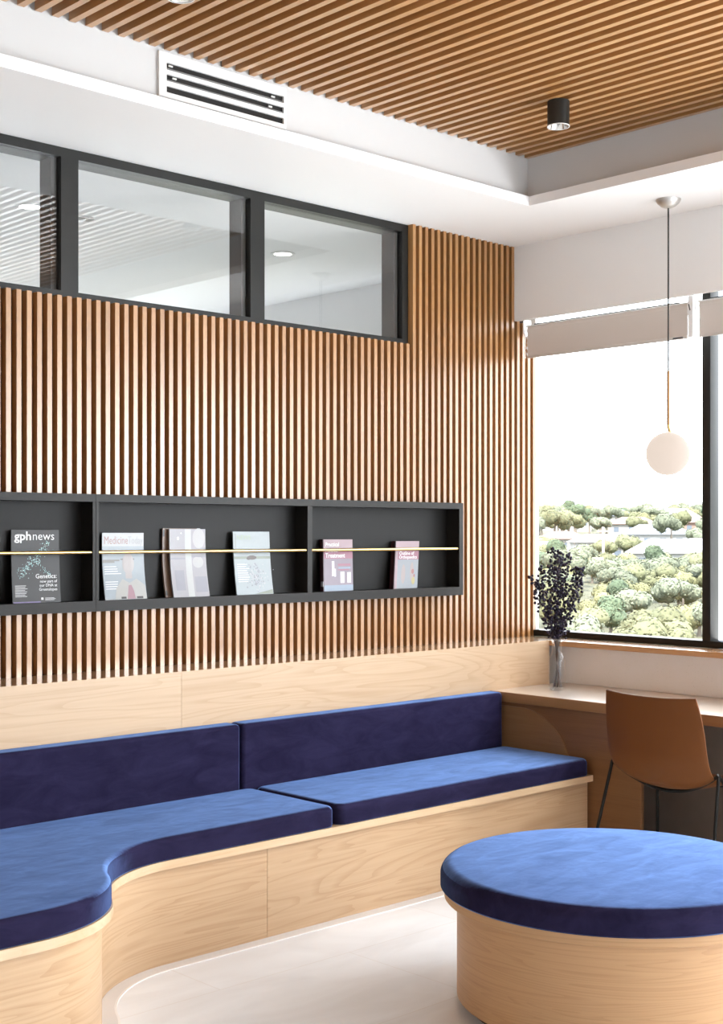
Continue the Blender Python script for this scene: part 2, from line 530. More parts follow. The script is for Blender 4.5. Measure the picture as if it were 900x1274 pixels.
# back wall with slats
wb = struct('wall_back', MB().box(X_L, 6.004, YW, 5.05, 0, 2.545).box(X_L, 1.83, YW, 5.05, 2.545, ZC + .3).box(4.975, 6.004, YW, 5.05, 2.545, ZC + .3)
            .box(1.83, 4.975, YW, 5.05, ZC + .002, ZC + .3), BACKING)
m = MB()
P_, W_ = 0.0466, 0.0215
x = 5.976 - W_
while x > -2.75:
    z1 = ZC
    if x < 4.968: z1 = 2.545
    if x < 1.80: z1 = ZC
    if x > XP + .035: z1 = 2.752
    x0, x1 = x, x + W_
    # stop at the rack
    if x1 > 2.0 and x0 < 5.292:
        m.box(x0, x1, YS, YW, ZL, 1.23); m.box(x0, x1, YS, YW, 1.724, z1)
    else:
        m.box(x0, x1, YS, YW, ZL, z1)
    x -= P_
struct('slat_plinth', MB().box(X_L, 5.976, YS, YW, 0, ZL), BACKING, wb)
slats = struct('slat_cladding', m, SLAT, wb, smooth=False)

# ceiling: lower ring, lip, recess walls, slats
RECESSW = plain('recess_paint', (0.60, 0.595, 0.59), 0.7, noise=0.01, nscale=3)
cl = struct('ceiling', MB().box(X_L - .1, 6.25, LY, YW + .0, ZC, ZC + .046).box(LX, 6.25, Y_R - .1, LY, ZC, ZC + .046)
            .box(X_L - .1, -1.2, Y_R - .1, LY, ZC, ZC + .046).box(-1.2, LX, Y_R - .1, -2.2, ZC, ZC + .046), CEILW)
RX, RY = LX + .05, LY + .05
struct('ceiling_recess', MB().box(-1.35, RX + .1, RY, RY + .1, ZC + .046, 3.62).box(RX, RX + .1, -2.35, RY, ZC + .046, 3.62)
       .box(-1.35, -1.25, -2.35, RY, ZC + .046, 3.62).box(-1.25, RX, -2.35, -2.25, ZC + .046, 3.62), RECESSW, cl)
struct('ceiling_void', MB().box(X_L - .1, 6.4, Y_R - .1, YW + .15, 3.62, 3.70).box(-1.25, RX, -2.25, RY, 3.52, 3.6), CEILVOID, cl)
m = MB()
x = RX - .030
while x > -1.25:
    m.box(x, x + .027, -2.24, RY - .004, 3.42, 3.475)
    x -= .06955
struct('slat_batten_lining', m, CSLAT, cl, smooth=False)

# side (window) wall
wr = struct('wall_right', MB().box(5.88, 6.06, Y_R, 4.884, 0, .947).box(5.957, 6.06, Y_R, 4.884, 2.93, ZC + .046), WHITE)
struct('splashback', MB().box(5.868, 5.879, -1.0, 4.62, .741, .946), TERRAZZO, wr)
struct('taupe_panel', MB().box(5.868, 5.879, -1.0, 4.618, 0.0, .688), TAUPE, wr)
struct('jamb_lining', MB().box(5.977, 6.004, 4.884, 4.924, ZL, 2.93), WHITE, wr)
struct('trim_1', MB().box(XP, XP + .03, Y_R, YS - .001, 2.755, ZC).box(XP + .03, 5.957, Y_R, YS - .001, 2.935, 2.95), WHITE)  # pelmet bulkhead

w2 = struct('window_2', MB().box(5.955, 6.05, Y_R, 4.884, ZL, 1.012, .003).box(5.955, 6.05, Y_R, 4.884, 2.88, 2.929), BLACK_METAL)
m = MB(); g = MB(); pn = []
ys = [3.755 - 1.125 * k for k in range(7)]
for y in ys:
    m.box(5.958, 6.035, y - .024, y + .024, 1.012, 2.88, .002)
    g.box(6.036, 6.15, y - .020, y + .020, .96, 2.95)
struct('mullion', m, BLACK_METAL, w2)
struct('outer_fin', g, GREY_FIN, w2)
yy = [4.884] + ys + [Y_R]
for a, b in zip(yy, yy[1:]):
    struct('glass_pane', MB().box(XG - .004, XG + .004, b + .02, a - .0 if a > 4.8 else a - .02, 1.005, 2.89), GLASS, w2, smooth=False)
struct('window_sill', MB().box(5.768, 5.956, -1.5, 4.62, .947, ZL, .002), wood('oak_sill', (0.60, 0.33, 0.15), (0.46, 0.22, 0.085), (9, 0.8, 9), rough=0.25, rings=6, contrast=0.5, coat=1.0), w2)

# pale slab added out of view under the windows, bouncing light onto the ceiling
struct('bounce_deck', MB().box(6.07, 15, -9, 4.4, -1.0, -.6), plain('pale_bounce_deck', (0.78, 0.77, 0.75), 0.8, noise=0.05, nscale=2))

# left and rear walls (behind the camera)
DARKW = plain('off_white_wall', (0.84, 0.835, 0.83), 0.7, noise=0.03, nscale=4)
struct('wall_left', MB().box(X_L - .1, X_L, Y_R, 5.05, 0, 3.62), DARKW)
X0W, X1W = 3.6, 5.8
wf = struct('wall_front', MB().box(X_L, 6.25, Y_R - .1, Y_R, 0, .9).box(X_L, 6.25, Y_R - .1, Y_R, 2.7, 3.62).box(X_L, X0W, Y_R - .1, Y_R, .9, 2.7).box(X1W, 6.25, Y_R - .1, Y_R, .9, 2.7), DARKW)
m = MB()
for k in range(4):
    xx = X0W + k * (X1W - X0W) / 3
    m.box(xx - .025, xx + .025, Y_R - .08, Y_R - .02, .9, 2.7)
w3 = struct('added_rear_window', m.box(X0W, X1W, Y_R - .08, Y_R - .02, .9, .94).box(X0W, X1W, Y_R - .08, Y_R - .02, 2.66, 2.7), BLACK_METAL)  # unseen window in the rear wall, added to let in more light
struct('glass_pane', MB().box(X0W, X1W, Y_R - .054, Y_R - .046, .94, 2.66), GLASS, w3, smooth=False)

# next room behind the clerestory
struct('wall_far', MB().box(0, 6.1, 9.5, 9.6, 0, 3.3).box(-.1, 0, 5.05, 9.6, 0, 3.3).box(6.0, 6.1, 5.05, 9.5, 0, .9).box(6.0, 6.1, 5.05, 9.5, 2.7, 3.3)
       .box(6.0, 6.1, 5.05, 5.6, .9, 2.7).box(6.0, 6.1, 9.2, 9.5, .9, 2.7), WHITE)
struct('ceiling_next_room', MB().box(-.1, 6.1, 5.051, 9.6, ZC, ZC + .12), CEILW)

# clerestory window
FR0, FR1 = 4.920, 5.045
m = MB()
m.box(1.83, 4.975, FR0, FR1, ZC - .040, ZC - .001).box(1.83, 4.975, FR0, FR1, 2.546, 2.572)
for a, b in ((1.83, 1.915), (2.917, 3.000), (3.925, 4.010), (4.932, 4.975)):
    m.box(a, b, FR0, FR1, 2.572, ZC - .040)
w1 = struct('window_1', m, BLACK_METAL, smooth=False)
m = MB()
for x0 in (2.917, 3.925, 4.932):
    m.box(x0 - .028, x0 + .001, 4.955, FR1, 2.572, ZC - .04)
struct('glazing_bead', m, plain('dark_bronze_bead', (0.03, 0.028, 0.026), 0.5), w1, smooth=False)
for a, b in ((1.915, 2.917), (3.000, 3.925), (4.010, 4.932)):
    struct('glass_pane', MB().box(a, b, 4.940, 4.948, 2.572, ZC - .04), GLASS2, w1, smooth=False)

# ------------------------------------------------------------------ bench outlines
C1, C2 = (2.79, 3.50), (1.971, 3.86)
def front_curve(o):
    """front line of the bench from x=1.971 to x=2.79, overhang o towards the room"""
    r1, r2 = .495 - o, .40 + o
    th = math.degrees(math.atan2(C2[1] - C1[1], C2[0] - C1[0]))
    a = arc(C2[0], C2[1], r2, 270, th - 180 + 360, 22)
    b = arc(C1[0], C1[1], r1, th, 90, 26)
    return a + b[1:]
XE = 1.0
bench = thing('banquette_bench', (3.2, 4.3, 0), 'pale oak built-in bench with a curved front and tall ledge along the slatted wall', 'bench')
YB = 3.995
def base_poly(x0, x1, o):
    f = [p for p in front_curve(o)]
    if x0 < 2: return [(x0, f[0][1])] + f + [(x1, f[-1][1]), (x1, 4.62), (x0, 4.62)]
    return [(x0, f[-1][1]), (x1, f[-1][1]), (x1, 4.62), (x0, 4.62)]
MB().prism(base_poly(XE, 3.2685, 0), 0.0, .354).build('base_panel', OAK, bench)
MB().prism(base_poly(3.2705, 5.285, 0), 0.0, .354).build('base_panel', OAK, bench)
MB().prism(base_poly(XE, 5.285, .034), .354, .384).build('seat_board', OAK_TOP, bench)
MB().box(XE, 3.3142, 4.62, 4.66, .385, ZL - .001).build('back_panel', OAK_WIDE, bench)
MB().box(3.3158, 5.770, 4.62, 4.66, .385, ZL - .001).build('back_panel', OAK_WIDE, bench)
MB().box(XE, 5.955, 4.6215, YS - .0005, ZL - .022, ZL).build('ledge_top', LEDGETOP, bench)

# floor border strip that follows the bench
def strip(o0, o1, z, name, mat):
    a, b = [(XE, front_curve(o0)[0][1])] + front_curve(o0) + [(5.285, front_curve(o0)[-1][1])], [(XE, front_curve(o1)[0][1])] + front_curve(o1) + [(5.285, front_curve(o1)[-1][1])]
    m = MB()
    m.prism(b + list(reversed(a)), 0, z)
    return struct(name, m, mat, smooth=False)
strip(0.001, .050, .0025, 'trim_2', plain('grey_border_tile', (0.74, 0.715, 0.70), 0.35, noise=0.05, nscale=6))
strip(.050, .058, .003, 'trim_3', plain('white_border_line', (0.86, 0.84, 0.82), 0.4))

# cushions
f = front_curve(.030)
out = [(XE + .02, f[0][1])] + f + [(3.555, f[-1][1])] + arc(3.602 - .04, f[-1][1] + .04, .04, 285, 360, 6) + arc(3.602 - .04, 4.518 - .04, .04, 0, 90, 6) + [(XE + .02, 4.518)]
def cut_side_sheen(o):
    """upright faces get the same velvet, less sheen painted into its colour against fringes"""
    o.data.materials.append(BLUE_CUT_SHEEN)
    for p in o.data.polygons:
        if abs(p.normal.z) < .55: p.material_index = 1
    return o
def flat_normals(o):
    cut_side_sheen(o)
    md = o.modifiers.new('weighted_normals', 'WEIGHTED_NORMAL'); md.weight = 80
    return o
def cushion(name, outl, z0, z1, r, label, cat, group):
    o = flat_normals(pad(outl, z0, z1, r).build(name, BLUE))
    return tag(o, label, cat, group)
cushion('seat_cushion', out, .385, .467, .022, 'navy velvet seat cushion with the curved front edge, left of the seam', 'cushion', 'seat cushions on the bench')
def soft_box(x0, x1, y0, y1, z0, z1, r):
    m = MB(); m.box(x0, x1, y0, y1, z0, z1)
    bmesh.ops.bevel(m.b, geom=m.b.edges[:], offset=r, segments=6, affect='EDGES', profile=0.5)
    return m
def back_pad(x0, x1, label):
    o = flat_normals(soft_box(x0, x1, 4.5195, 4.618, .435, .742, .020).build('back_cushion', BLUE, angle=80))
    return tag(o, label, 'cushion', 'back cushions on the bench')
cushion('seat_cushion', round_rect(3.618, 5.268, f[-1][1], 4.518, .04), .385, .467, .022, 'long straight navy velvet seat cushion running to the desk panel', 'cushion', 'seat cushions on the bench')
back_pad(XE + .02, 3.555, 'navy velvet back cushion left of the seam, behind the curved seat')
back_pad(3.563, 5.268, 'navy velvet back cushion ending against the desk, right of the seam')

# ------------------------------------------------------------------ desk
desk = thing('window_desk', (5.58, 3.0, 0), 'oak desk built in under the window beside the bench', 'desk')
MB().box(5.287, 5.867, -.6, 4.618, .69, .74, .002).build('desktop', DESKTOP, desk)
MB().box(5.279, 5.2865, -.6, 4.618, .69, .7395, .001).build('front_edging', wood('oak_edging', (0.42, 0.23, 0.10), (0.30, 0.15, 0.06), (9, 0.8, 12.0), rough=0.4, rings=5, contrast=0.5), desk)
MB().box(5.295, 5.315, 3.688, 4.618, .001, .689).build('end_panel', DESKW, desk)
q = [(4.60, .40)] + [(4.42 - .325 * cos(radians(a)), .345 + .325 * sin(radians(a))) for a in range(10, 91, 5)] + [(4.60, .67)]
m = MB()
m.rings([[(5.2855, y, z) for y, z in q], [(5.2945, y, z) for y, z in q]])
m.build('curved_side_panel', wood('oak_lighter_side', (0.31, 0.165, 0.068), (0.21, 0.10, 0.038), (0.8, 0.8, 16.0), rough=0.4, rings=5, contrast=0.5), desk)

# ------------------------------------------------------------------ round ottoman
OC = (3.645, 2.652)
ot = thing('round_ottoman', (OC[0], OC[1], 0), 'large round ottoman with a navy velvet top on a pale oak drum', 'ottoman')
MB().lathe([(.515, .03), (.515, .352)], (OC[0], OC[1], 0), 96).build('drum', OTTO, ot)
MB().lathe([(.48, .0), (.48, .03)], (OC[0], OC[1], 0), 64).build('plinth', CHAIR_BLACK, ot)
MB().lathe([(.555, .352), (.557, .354), (.557, .382), (.555, .384)], (OC[0], OC[1], 0), 96).build('seat_board', OTTO, ot)
prof = [(.566, .3845), (.570, .389)]
for k in range(0, 9):
    a = k / 8 * pi / 2
    prof.append((.570 - .045 * (1 - cos(a)), .425 + .040 * sin(a)))
prof += [(.42, .468), (.25, .471), (.10, .472), (.001, .472)]
MB().lathe(prof, (OC[0], OC[1], 0), 96, cap1=False).build('seat_pad', BLUE, ot)
cut_side_sheen(bpy.data.objects['seat_pad'])

# ------------------------------------------------------------------ magazine rack
RY0, RYB = 4.820, 4.926
rack = thing('magazine_rack', (3.8, 4.86, 1.232), 'black wall rack with three open bays and brass rails on the slatted wall', 'rack')
X0R, X1R = 2.05, 5.293
m = MB()
m.box(X0R, X1R, RY0, 4.924, 1.690, 1.722).box(X0R, X1R, RY0, 4.924, 1.232, 1.276)
m.box(5.262, X1R, RY0, 4.924, 1.276, 1.690).box(X0R, X0R + .03, RY0, 4.924, 1.276, 1.690)
m.build('rack_case', RACKW, rack, smooth=False)
MB().box(X0R + .03, 5.262, 4.912, 4.924, 1.276, 1.690).build('rack_back', RACKB, rack)
for a, b in ((3.008, 3.038), (4.193, 4.222)):
    MB().box(a, b, RY0 + .0005, 4.911, 1.2765, 1.6895).build('divider', RACKW, rack)
MB().box(3.022, 3.0235, RY0 - .0006, RY0 + .02, 1.2325, 1.7215).build('joint_line', CEILVOID, rack)
for a, b in ((X0R + .03, 3.008), (3.038, 4.193), (4.222, 5.262)):
    MB().tube([(a + .002, RY0 + .012, 1.479), (b - .002, RY0 + .012, 1.479)], .0072, 14).build('brass_rail', BRASS, rack)

# ------------------------------------------------------------------ magazines
def flat(name, col, rough=0.35):
    return plain(name, col, rough, noise=0.04, nscale=60)
_font_cache = {}
def text_geo(txt, size, bold=0.0, align='LEFT'):
    c = bpy.data.curves.new('lettering', 'FONT')
    c.body = txt; c.size = size; c.offset = bold; c.align_x = align; c.resolution_u = 2
    o = bpy.data.objects.new('lettering', c)
    COL.objects.link(o)
    dg = bpy.context.evaluated_depsgraph_get()
    me = bpy.data.meshes.new_from_object(o.evaluated_get(dg))
    v = [(p.co.x, p.co.y) for p in me.vertices]
    f_ = [tuple(p.vertices) for p in me.polygons]
    bpy.data.objects.remove(o); bpy.data.curves.remove(c); bpy.data.meshes.remove(me)
    return v, f_

class Mag:
    """a magazine or book leaning in the rack: width w, height h, bottom front at (x0, yb), top shifted dx,
    leaning back to yt, bowed by bow"""
    def __init__(s, x0, w, h, yb, yt, dx=0.0, bow=0.0, th=.005, z=1.2765):
        s.x0, s.w, s.h, s.yb, s.yt, s.dx, s.bow, s.th, s.z = x0, w, h, yb, yt, dx, bow, th, z
    def p(s, u, v, d=0.0):
        k = v / s.h
        y = s.yb + (s.yt - s.yb) * k + s.bow * sin(pi * min(1, max(0, k))) - d
        return Vector((s.x0 + u + s.dx * k, y, s.z + v * (1 - .5 * ((s.yt - s.yb) / s.h) ** 2)))
    def body(s):
        m = MB(); n = 12
        rs = []
        for i in range(n + 1):
            v = s.h * i / n
            rs.append([s.p(0, v), s.p(s.w, v), s.p(s.w, v, -s.th), s.p(0, v, -s.th)])
        m.rings(rs)
        return m
    def rect(s, m, u0, v0, u1, v1, d):
        n = max(1, int((v1 - v0) / .02))
        prev = None
        for i in range(n + 1):
            v = v0 + (v1 - v0) * i / n
            cur = (m.b.verts.new(s.p(u0, v, d)), m.b.verts.new(s.p(u1, v, d)))
            if prev: m.b.faces.new([prev[0], prev[1], cur[1], cur[0]])
            prev = cur
    def poly(s, m, pts, d):
        m.b.faces.new([m.b.verts.new(s.p(u, v, d)) for u, v in pts])
    def ell(s, m, cu, cv, ru, rv, d, n=18):
        s.poly(m, [(cu + ru * cos(2 * pi * k / n), cv + rv * sin(2 * pi * k / n)) for k in range(n)], d)
    def text(s, m, txt, u, v, size, d=.0009, bold=0.0, align='LEFT', width=None):
        vv, ff = text_geo(txt, size, bold, align)
        if width:
            k = width / (max(a for a, _ in vv) - min(a for a, _ in vv))
            vv = [(a * k, b) for a, b in vv]
        V = [m.b.verts.new(s.p(u + a, v + b, d)) for a, b in vv]
        for q in ff:
            try: m.b.faces.new([V[i] for i in q])
            except ValueError: pass
    def lines(s, m, u, v, n, lw, lh=.0024, gap=.0065, d=.0009, right=False):
        for i in range(n):
            w = lw * random.uniform(.7, 1)
            a = u - w if right else u
            s.rect(m, a, v - i * gap, a + w, v - i * gap + lh, d)

def islands(bm):
    seen = set(); out = []
    for f0 in bm.faces:
        if f0 in seen: continue
        st = [f0]; seen.add(f0); grp = []
        while st:
            f1 = st.pop(); grp.append(f1)
            for v in f1.verts:
                for f2 in v.link_faces:
                    if f2 not in seen: seen.add(f2); st.append(f2)
        out.append(grp)
    return out
class Ink(MB):
    def build(s, name, mat, parent=None, **k):
        grp = islands(s.b)
        if len(grp) > 8:
            return tag(MB.build(s, name, mat, parent, **k), None, None, kind='stuff')
        for g_ in grp:
            q = MB(); mp_ = {}
            for f1 in g_:
                q.b.faces.new([mp_.setdefault(v, None) or mp_.__setitem__(v, q.b.verts.new(v.co)) or mp_[v] for v in f1.verts])
            q.build(name, mat, parent, **k)
        s.b.free()
K = dict(recalc=False, smooth=False)
WT = flat('white_ink', (0.66, 0.66, 0.66)); PAPER = flat('white_paper', (0.40, 0.40, 0.41))
INK_GREY = flat('soft_grey_ink', (0.30, 0.30, 0.31)); TEAL = flat('teal_ink', (0.22, 0.42, 0.42))
PALETEAL = flat('pale_teal_ink', (0.50, 0.68, 0.66)); PURPLE = flat('purple_ink', (0.13, 0.09, 0.22))

# 1 dark magazine
g = Mag(2.652, .218, .300, 4.842, 4.892, dx=.020, bow=.004)
o = g.body().build('magazine', flat('charcoal_cover', (0.016, 0.0145, 0.0145), 0.45))
tag(o, 'dark charcoal magazine titled gphnews in the left bay of the rack', 'magazine', 'magazines in the rack')
m = Ink(); g.text(m, 'gph', .014, .258, .050, bold=.0010, width=.076); g.text(m, 'news', .094, .258, .050, bold=-.0002, width=.098)
g.text(m, 'Genetics:', .204, .100, .026, bold=.0002, align='RIGHT')
for i, t in enumerate(('now part of', 'our DNA at', 'Greenslopes')):
    g.text(m, t, .204, .082 - i * .0165, .0165, bold=.0001, align='RIGHT')
g.lines(m, .012, .070, 8, .062, lh=.0018, gap=.0062)
g.rect(m, .128, .012, .138, .021, .0009); g.lines(m, .146, .018, 3, .058, lh=.0014, gap=.004)
m.build('cover_lettering', WT, o, **K)
m = Ink(); m2 = Ink()
for i in range(170):
    t = random.random()
    cu, cv = .035 + .135 * t + random.gauss(0, .010), .115 + .130 * t + random.gauss(0, .012)
    g.ell(m if random.random() < .5 else m2, cu, cv, random.uniform(.0008, .0028), random.uniform(.0008, .0028), .0006, 6)
for i in range(50):
    t = random.random()
    g.ell(m if random.random() < .6 else m2, .10 + .075 * t + random.gauss(0, .006), .185 - .075 * t + random.gauss(0, .006), .0014, .0022, .0006, 6)
for i in range(40):
    a = random.random() * 2 * pi
    g.ell(m, .043 + .019 * cos(a), .125 + .019 * sin(a), .0012, .0012, .0006, 6)
m.build('cover_dots', TEAL, o, **K); m2.build('cover_dots', PALETEAL, o, **K)
m = Ink(); g.rect(m, .002, .001, .125, .006, .0006); m.build('cover_stripe', PURPLE, o, **K)

# 2 white magazine with a portrait
g = Mag(3.083, .210, .288, 4.842, 4.890, dx=.014, bow=.010)
o = g.body().build('magazine', PAPER)
tag(o, 'white magazine titled MedicineToday with a portrait cover, beside the left divider', 'magazine', 'magazines in the rack')
m = Ink(); g.rect(m, 0, .002, .21, .222, .0004); g.rect(m, 0, .222, .21, .230, .0005); m.build('cover_photo', flat('misty_blue', (0.278, 0.313, 0.338)), o, **K)
m = Ink(); g.rect(m, 0, .165, .085, .172, .0007); g.rect(m, 0, .158, .06, .165, .0007); g.rect(m, .09, .170, .16, .176, .0011); m.build('cover_shoreline', flat('grey_brown', (0.178, 0.164, 0.149)), o, **K)
m = Ink(); g.ell(m, .128, .155, .030, .046, .0010); g.rect(m, .112, .09, .144, .13, .0009); m.build('cover_face', flat('pale_skin', (0.36, 0.325, 0.315)), o, **K)
m = Ink(); g.poly(m, [(.05, .002), (.21, .002), (.205, .06), (.165, .088), (.128, .07), (.095, .088), (.06, .05)], .0010); m.build('cover_shirt', flat('cream_shirt', (0.352, 0.340, 0.320)), o, **K)
m = Ink(); g.poly(m, [(.110, .002), (.152, .002), (.146, .04), (.136, .062), (.122, .06), (.116, .03)], .0012); m.build('cover_scarf', flat('pink_scarf', (0.30, 0.17, 0.20)), o, **K)
m = Ink(); g.rect(m, .080, .003, .105, .012, .0014); g.rect(m, .158, .003, .19, .012, .0014); m.build('cover_dark_mark', flat('dark_ink', (0.034, 0.030, 0.030)), o, **K)  # dark printed marks at the foot of the cover
m = Ink(); g.text(m, 'Medicine', .008, .240, .048, width=.118); m.build('cover_title', flat('salmon_ink', (0.30, 0.17, 0.15)), o, **K)
m = Ink(); g.text(m, 'Today', .129, .240, .048, bold=-.0003, width=.074); m.build('cover_title', INK_GREY, o, **K)
m = Ink(); g.lines(m, .008, .14, 4, .085, lh=.003, gap=.010); g.lines(m, .008, .075, 4, .075, lh=.003, gap=.010); m.build('cover_lettering', WT, o, **K)

# 3 pile of two: brown-edged one behind, lavender one in front
g = Mag(3.407, .200, .306, 4.864, 4.898, dx=.006, bow=.012, th=.010)
o = g.body().build('magazine', flat('brown_cover', (0.164, 0.099, 0.065)))
tag(o, 'brown-edged magazine showing only its left edge behind the lavender one', 'magazine', 'magazines in the rack')
m = Ink(); g.rect(m, .001, .01, .010, .03, .0006); g.rect(m, .001, .27, .010, .30, .0006); m.build('cover_mark', flat('dark_ink', (0.025, 0.020, 0.020)), o, **K)
g = Mag(3.432, .196, .304, 4.840, 4.880, dx=.004, bow=.010, th=.008)
o = g.body().build('magazine', flat('lavender_cover', (0.258, 0.243, 0.258)))
tag(o, 'pale lavender magazine with a white centre stripe, front of the pair', 'magazine', 'magazines in the rack')
m = Ink(); g.rect(m, .082, .001, .116, .303, .0006); m.build('cover_stripe', flat('soft_white', (0.367, 0.362, 0.357)), o, **K)
m = Ink(); g.ell(m, .158, .262, .034, .046, .0006); g.ell(m, .150, .155, .030, .026, .0006); m.build('cover_photo', flat('pale_grey_pink', (0.338, 0.322, 0.322)), o, **K)
m = Ink(); g.rect(m, .002, .168, .082, .176, .0006); g.rect(m, .116, .176, .194, .184, .0006); g.rect(m, .02, .03, .07, .12, .0004); g.rect(m, .125, .02, .19, .09, .0004)
m.build('cover_photo', flat('slate_lilac', (0.208, 0.198, 0.228)), o, **K)
m = Ink(); g.ell(m, .045, .262, .006, .008, .0009, 8); g.ell(m, .062, .285, .003, .003, .0009, 8); m.build('cover_mark', WT, o, **K)

# 4 pale blue magazine
g = Mag(3.784, .216, .294, 4.842, 4.886, dx=.010, bow=.006, th=.006)
o = g.body().build('magazine', flat('pale_blue_cover', (0.288, 0.322, 0.332)))
tag(o, 'pale blue magazine with a crowd photo, right of the lavender one', 'magazine', 'magazines in the rack')
m = Ink(); g.text(m, 'NEWS', .020, .256, .030, bold=.0003); m.build('cover_title', flat('pale_green_ink', (0.298, 0.357, 0.248)), o, **K)
m = Ink(); g.rect(m, .002, .166, .214, .178, .0005); g.poly(m, [(.10, .002), (.214, .002), (.214, .022), (.16, .012)], .0005); g.rect(m, .012, .20, .0145, .285, .0006)
m.build('cover_photo', flat('sage_photo', (0.178, 0.198, 0.149)), o, **K)
m = Ink(); g.ell(m, .105, .172, .028, .010, .0008); g.ell(m, .085, .168, .012, .007, .0009, 8); m.build('cover_photo', flat('dark_brown_photo', (0.070, 0.045, 0.034)), o, **K)
m = Ink(); m2 = Ink()
for i in range(120):
    g.ell(m if i % 2 else m2, random.gauss(.13, .030), random.gauss(.085, .030), random.uniform(.002, .005), random.uniform(.002, .006), .0006 + .0001 * (i % 3), 6)
m.build('cover_photo', flat('grey_crowd', (0.218, 0.218, 0.238)), o, **K); m2.build('cover_photo', flat('pale_crowd', (0.347, 0.352, 0.367)), o, **K)
m = Ink(); g.lines(m, .016, .14, 9, .07, lh=.0025, gap=.010); m.build('cover_lettering', WT, o, **K)

# 5 and 6 thick books
PINK = flat('rose_cover', (0.278, 0.114, 0.158)); PINK2 = flat('pale_rose_cover', (0.327, 0.228, 0.248)); BLUEC = flat('dusty_mauve_cover', (0.208, 0.164, 0.198))
SPINE = flat('dark_red_spine', (0.050, 0.014, 0.018))
g = Mag(4.319, .196, .256, 4.848, 4.882, dx=.026, th=.026)
o = g.body().build('book', SPINE)
tag(o, 'thick rose covered book titled Treatment, leftmost in the right-hand bay', 'book', 'books in the rack')
m = Ink(); g.rect(m, .004, .001, .196, .255, .0005); m.build('cover', BLUEC, o, **K)
m = Ink(); g.rect(m, .004, .200, .196, .255, .0008); m.build('cover_band', PINK2, o, **K)
m = Ink(); g.rect(m, .004, .160, .196, .200, .0008); m.build('cover_band', PINK, o, **K)
m = Ink(); g.text(m, 'Practical', .014, .222, .027, d=.0013, bold=.0004); g.text(m, 'Medical', .014, .193, .027, d=.0013, bold=.0004); g.text(m, 'Treatment', .014, .166, .031, d=.0013, bold=.0006, width=.13)
g.rect(m, .056, .075, .072, .148, .0011); g.rect(m, .072, .072, .082, .110, .0011); g.rect(m, .112, .04, .138, .095, .0011); g.rect(m, .158, .04, .182, .092, .0011)
m.build('cover_lettering', WT, o, **K)
m = Ink(); g.rect(m, .004, .002, .196, .030, .0009); g.rect(m, .10, .11, .18, .118, .0011); m.build('cover_band', flat('powder_blue', (0.208, 0.258, 0.327)), o, **K)
m = Ink(); g.rect(m, .096, .124, .18, .135, .0011); g.rect(m, .096, .102, .17, .108, .0011); m.build('cover_band', PINK, o, **K)
g2 = MB()
for v0, v1 in ((.02, .05),):
    g2.box(4.3195, 4.322, 4.852, 4.868, 1.30, 1.325)
g2.build('spine_label', PAPER, o)
g = Mag(4.795, .174, .246, 4.848, 4.878, dx=.046, th=.030)
o = g.body().build('book', SPINE)
tag(o, 'smaller rose and grey book titled Outline of Orthopaedics, right end of the rack', 'book', 'books in the rack')
m = Ink(); g.rect(m, .004, .001, .174, .152, .0005); m.build('cover', flat('grey_blue_cover', (0.233, 0.248, 0.268)), o, **K)
m = Ink(); g.rect(m, .004, .192, .174, .245, .0006); g.rect(m, .004, .001, .022, .245, .0007); m.build('cover_band', PINK2, o, **K)
m = Ink(); g.rect(m, .022, .150, .174, .192, .0008); m.build('cover_band', PINK, o, **K)
m = Ink(); g.text(m, 'Outline of', .030, .174, .026, d=.0013, bold=.0005); g.text(m, 'Orthopaedics', .030, .155, .0235, d=.0013, bold=.0004); m.build('cover_lettering', WT, o, **K)
m = Ink(); g.ell(m, .066, .075, .015, .05, .0009); g.ell(m, .128, .085, .013, .05, .0009); m.build('cover_photo', flat('pale_bone', (0.307, 0.248, 0.238)), o, **K)
m = Ink(); g.ell(m, .134, .088, .010, .013, .0012); g.ell(m, .146, .066, .006, .008, .0012); m.build('cover_photo', flat('red_detail', (0.288, 0.119, 0.109)), o, **K)
m = Ink(); g.ell(m, .140, .040, .012, .020, .0012); m.build('cover_photo', flat('yellow_detail', (0.347, 0.288, 0.129)), o, **K)

# ------------------------------------------------------------------ air vent
vent = thing('air_vent', (3.27, RY, 3.24), 'white linear air grille with three dark slots in the ceiling recess', 'air vent')
vx0, vx1, vz0, vz1 = 2.952, 3.588, 3.236, 3.408
m = MB()
zs = [(3.343, 3.371), (3.300, 3.326), (3.256, 3.281)]
m.box(vx0, vx1, RY - .012, RY - .0005, 3.371, vz1).box(vx0, vx1, RY - .012, RY - .0005, vz0, 3.256)
m.box(vx0, 2.987, RY - .012, RY - .0005, 3.256, 3.371).box(3.575, vx1, RY - .012, RY - .0005, 3.256, 3.371)
m.build('vent_frame', WHITE_METAL, vent, smooth=False)
for a, b in ((3.326, 3.343), (3.281, 3.300)):
    MB().box(2.987, 3.575, RY - .012, RY - .001, a, b).build('louvre_bar', WHITE_METAL, vent)
MB().box(2.987, 3.575, RY - .002, RY - .0004, 3.256, 3.371).build('dark_backing', CEILVOID, vent)
for xx, zz in ((3.000, 3.364), (3.512, 3.362), (3.018, 3.320), (3.497, 3.318)):
    MB().box(xx, xx + .018, RY - .009, RY - .003, zz - .006, zz).build('blade_clip', WHITE_METAL, vent)
MB().tube([(2.99, RY - .006, 3.349), (3.572, RY - .006, 3.349)], .003, 8).build('damper_blade', plain('grey_blade', (.16, .155, .15), .5), vent)
MB().tube([(2.99, RY - .006, 3.305), (3.572, RY - .006, 3.305)], .003, 8).build('damper_blade', plain('grey_blade_b', (.16, .155, .15), .5), vent)

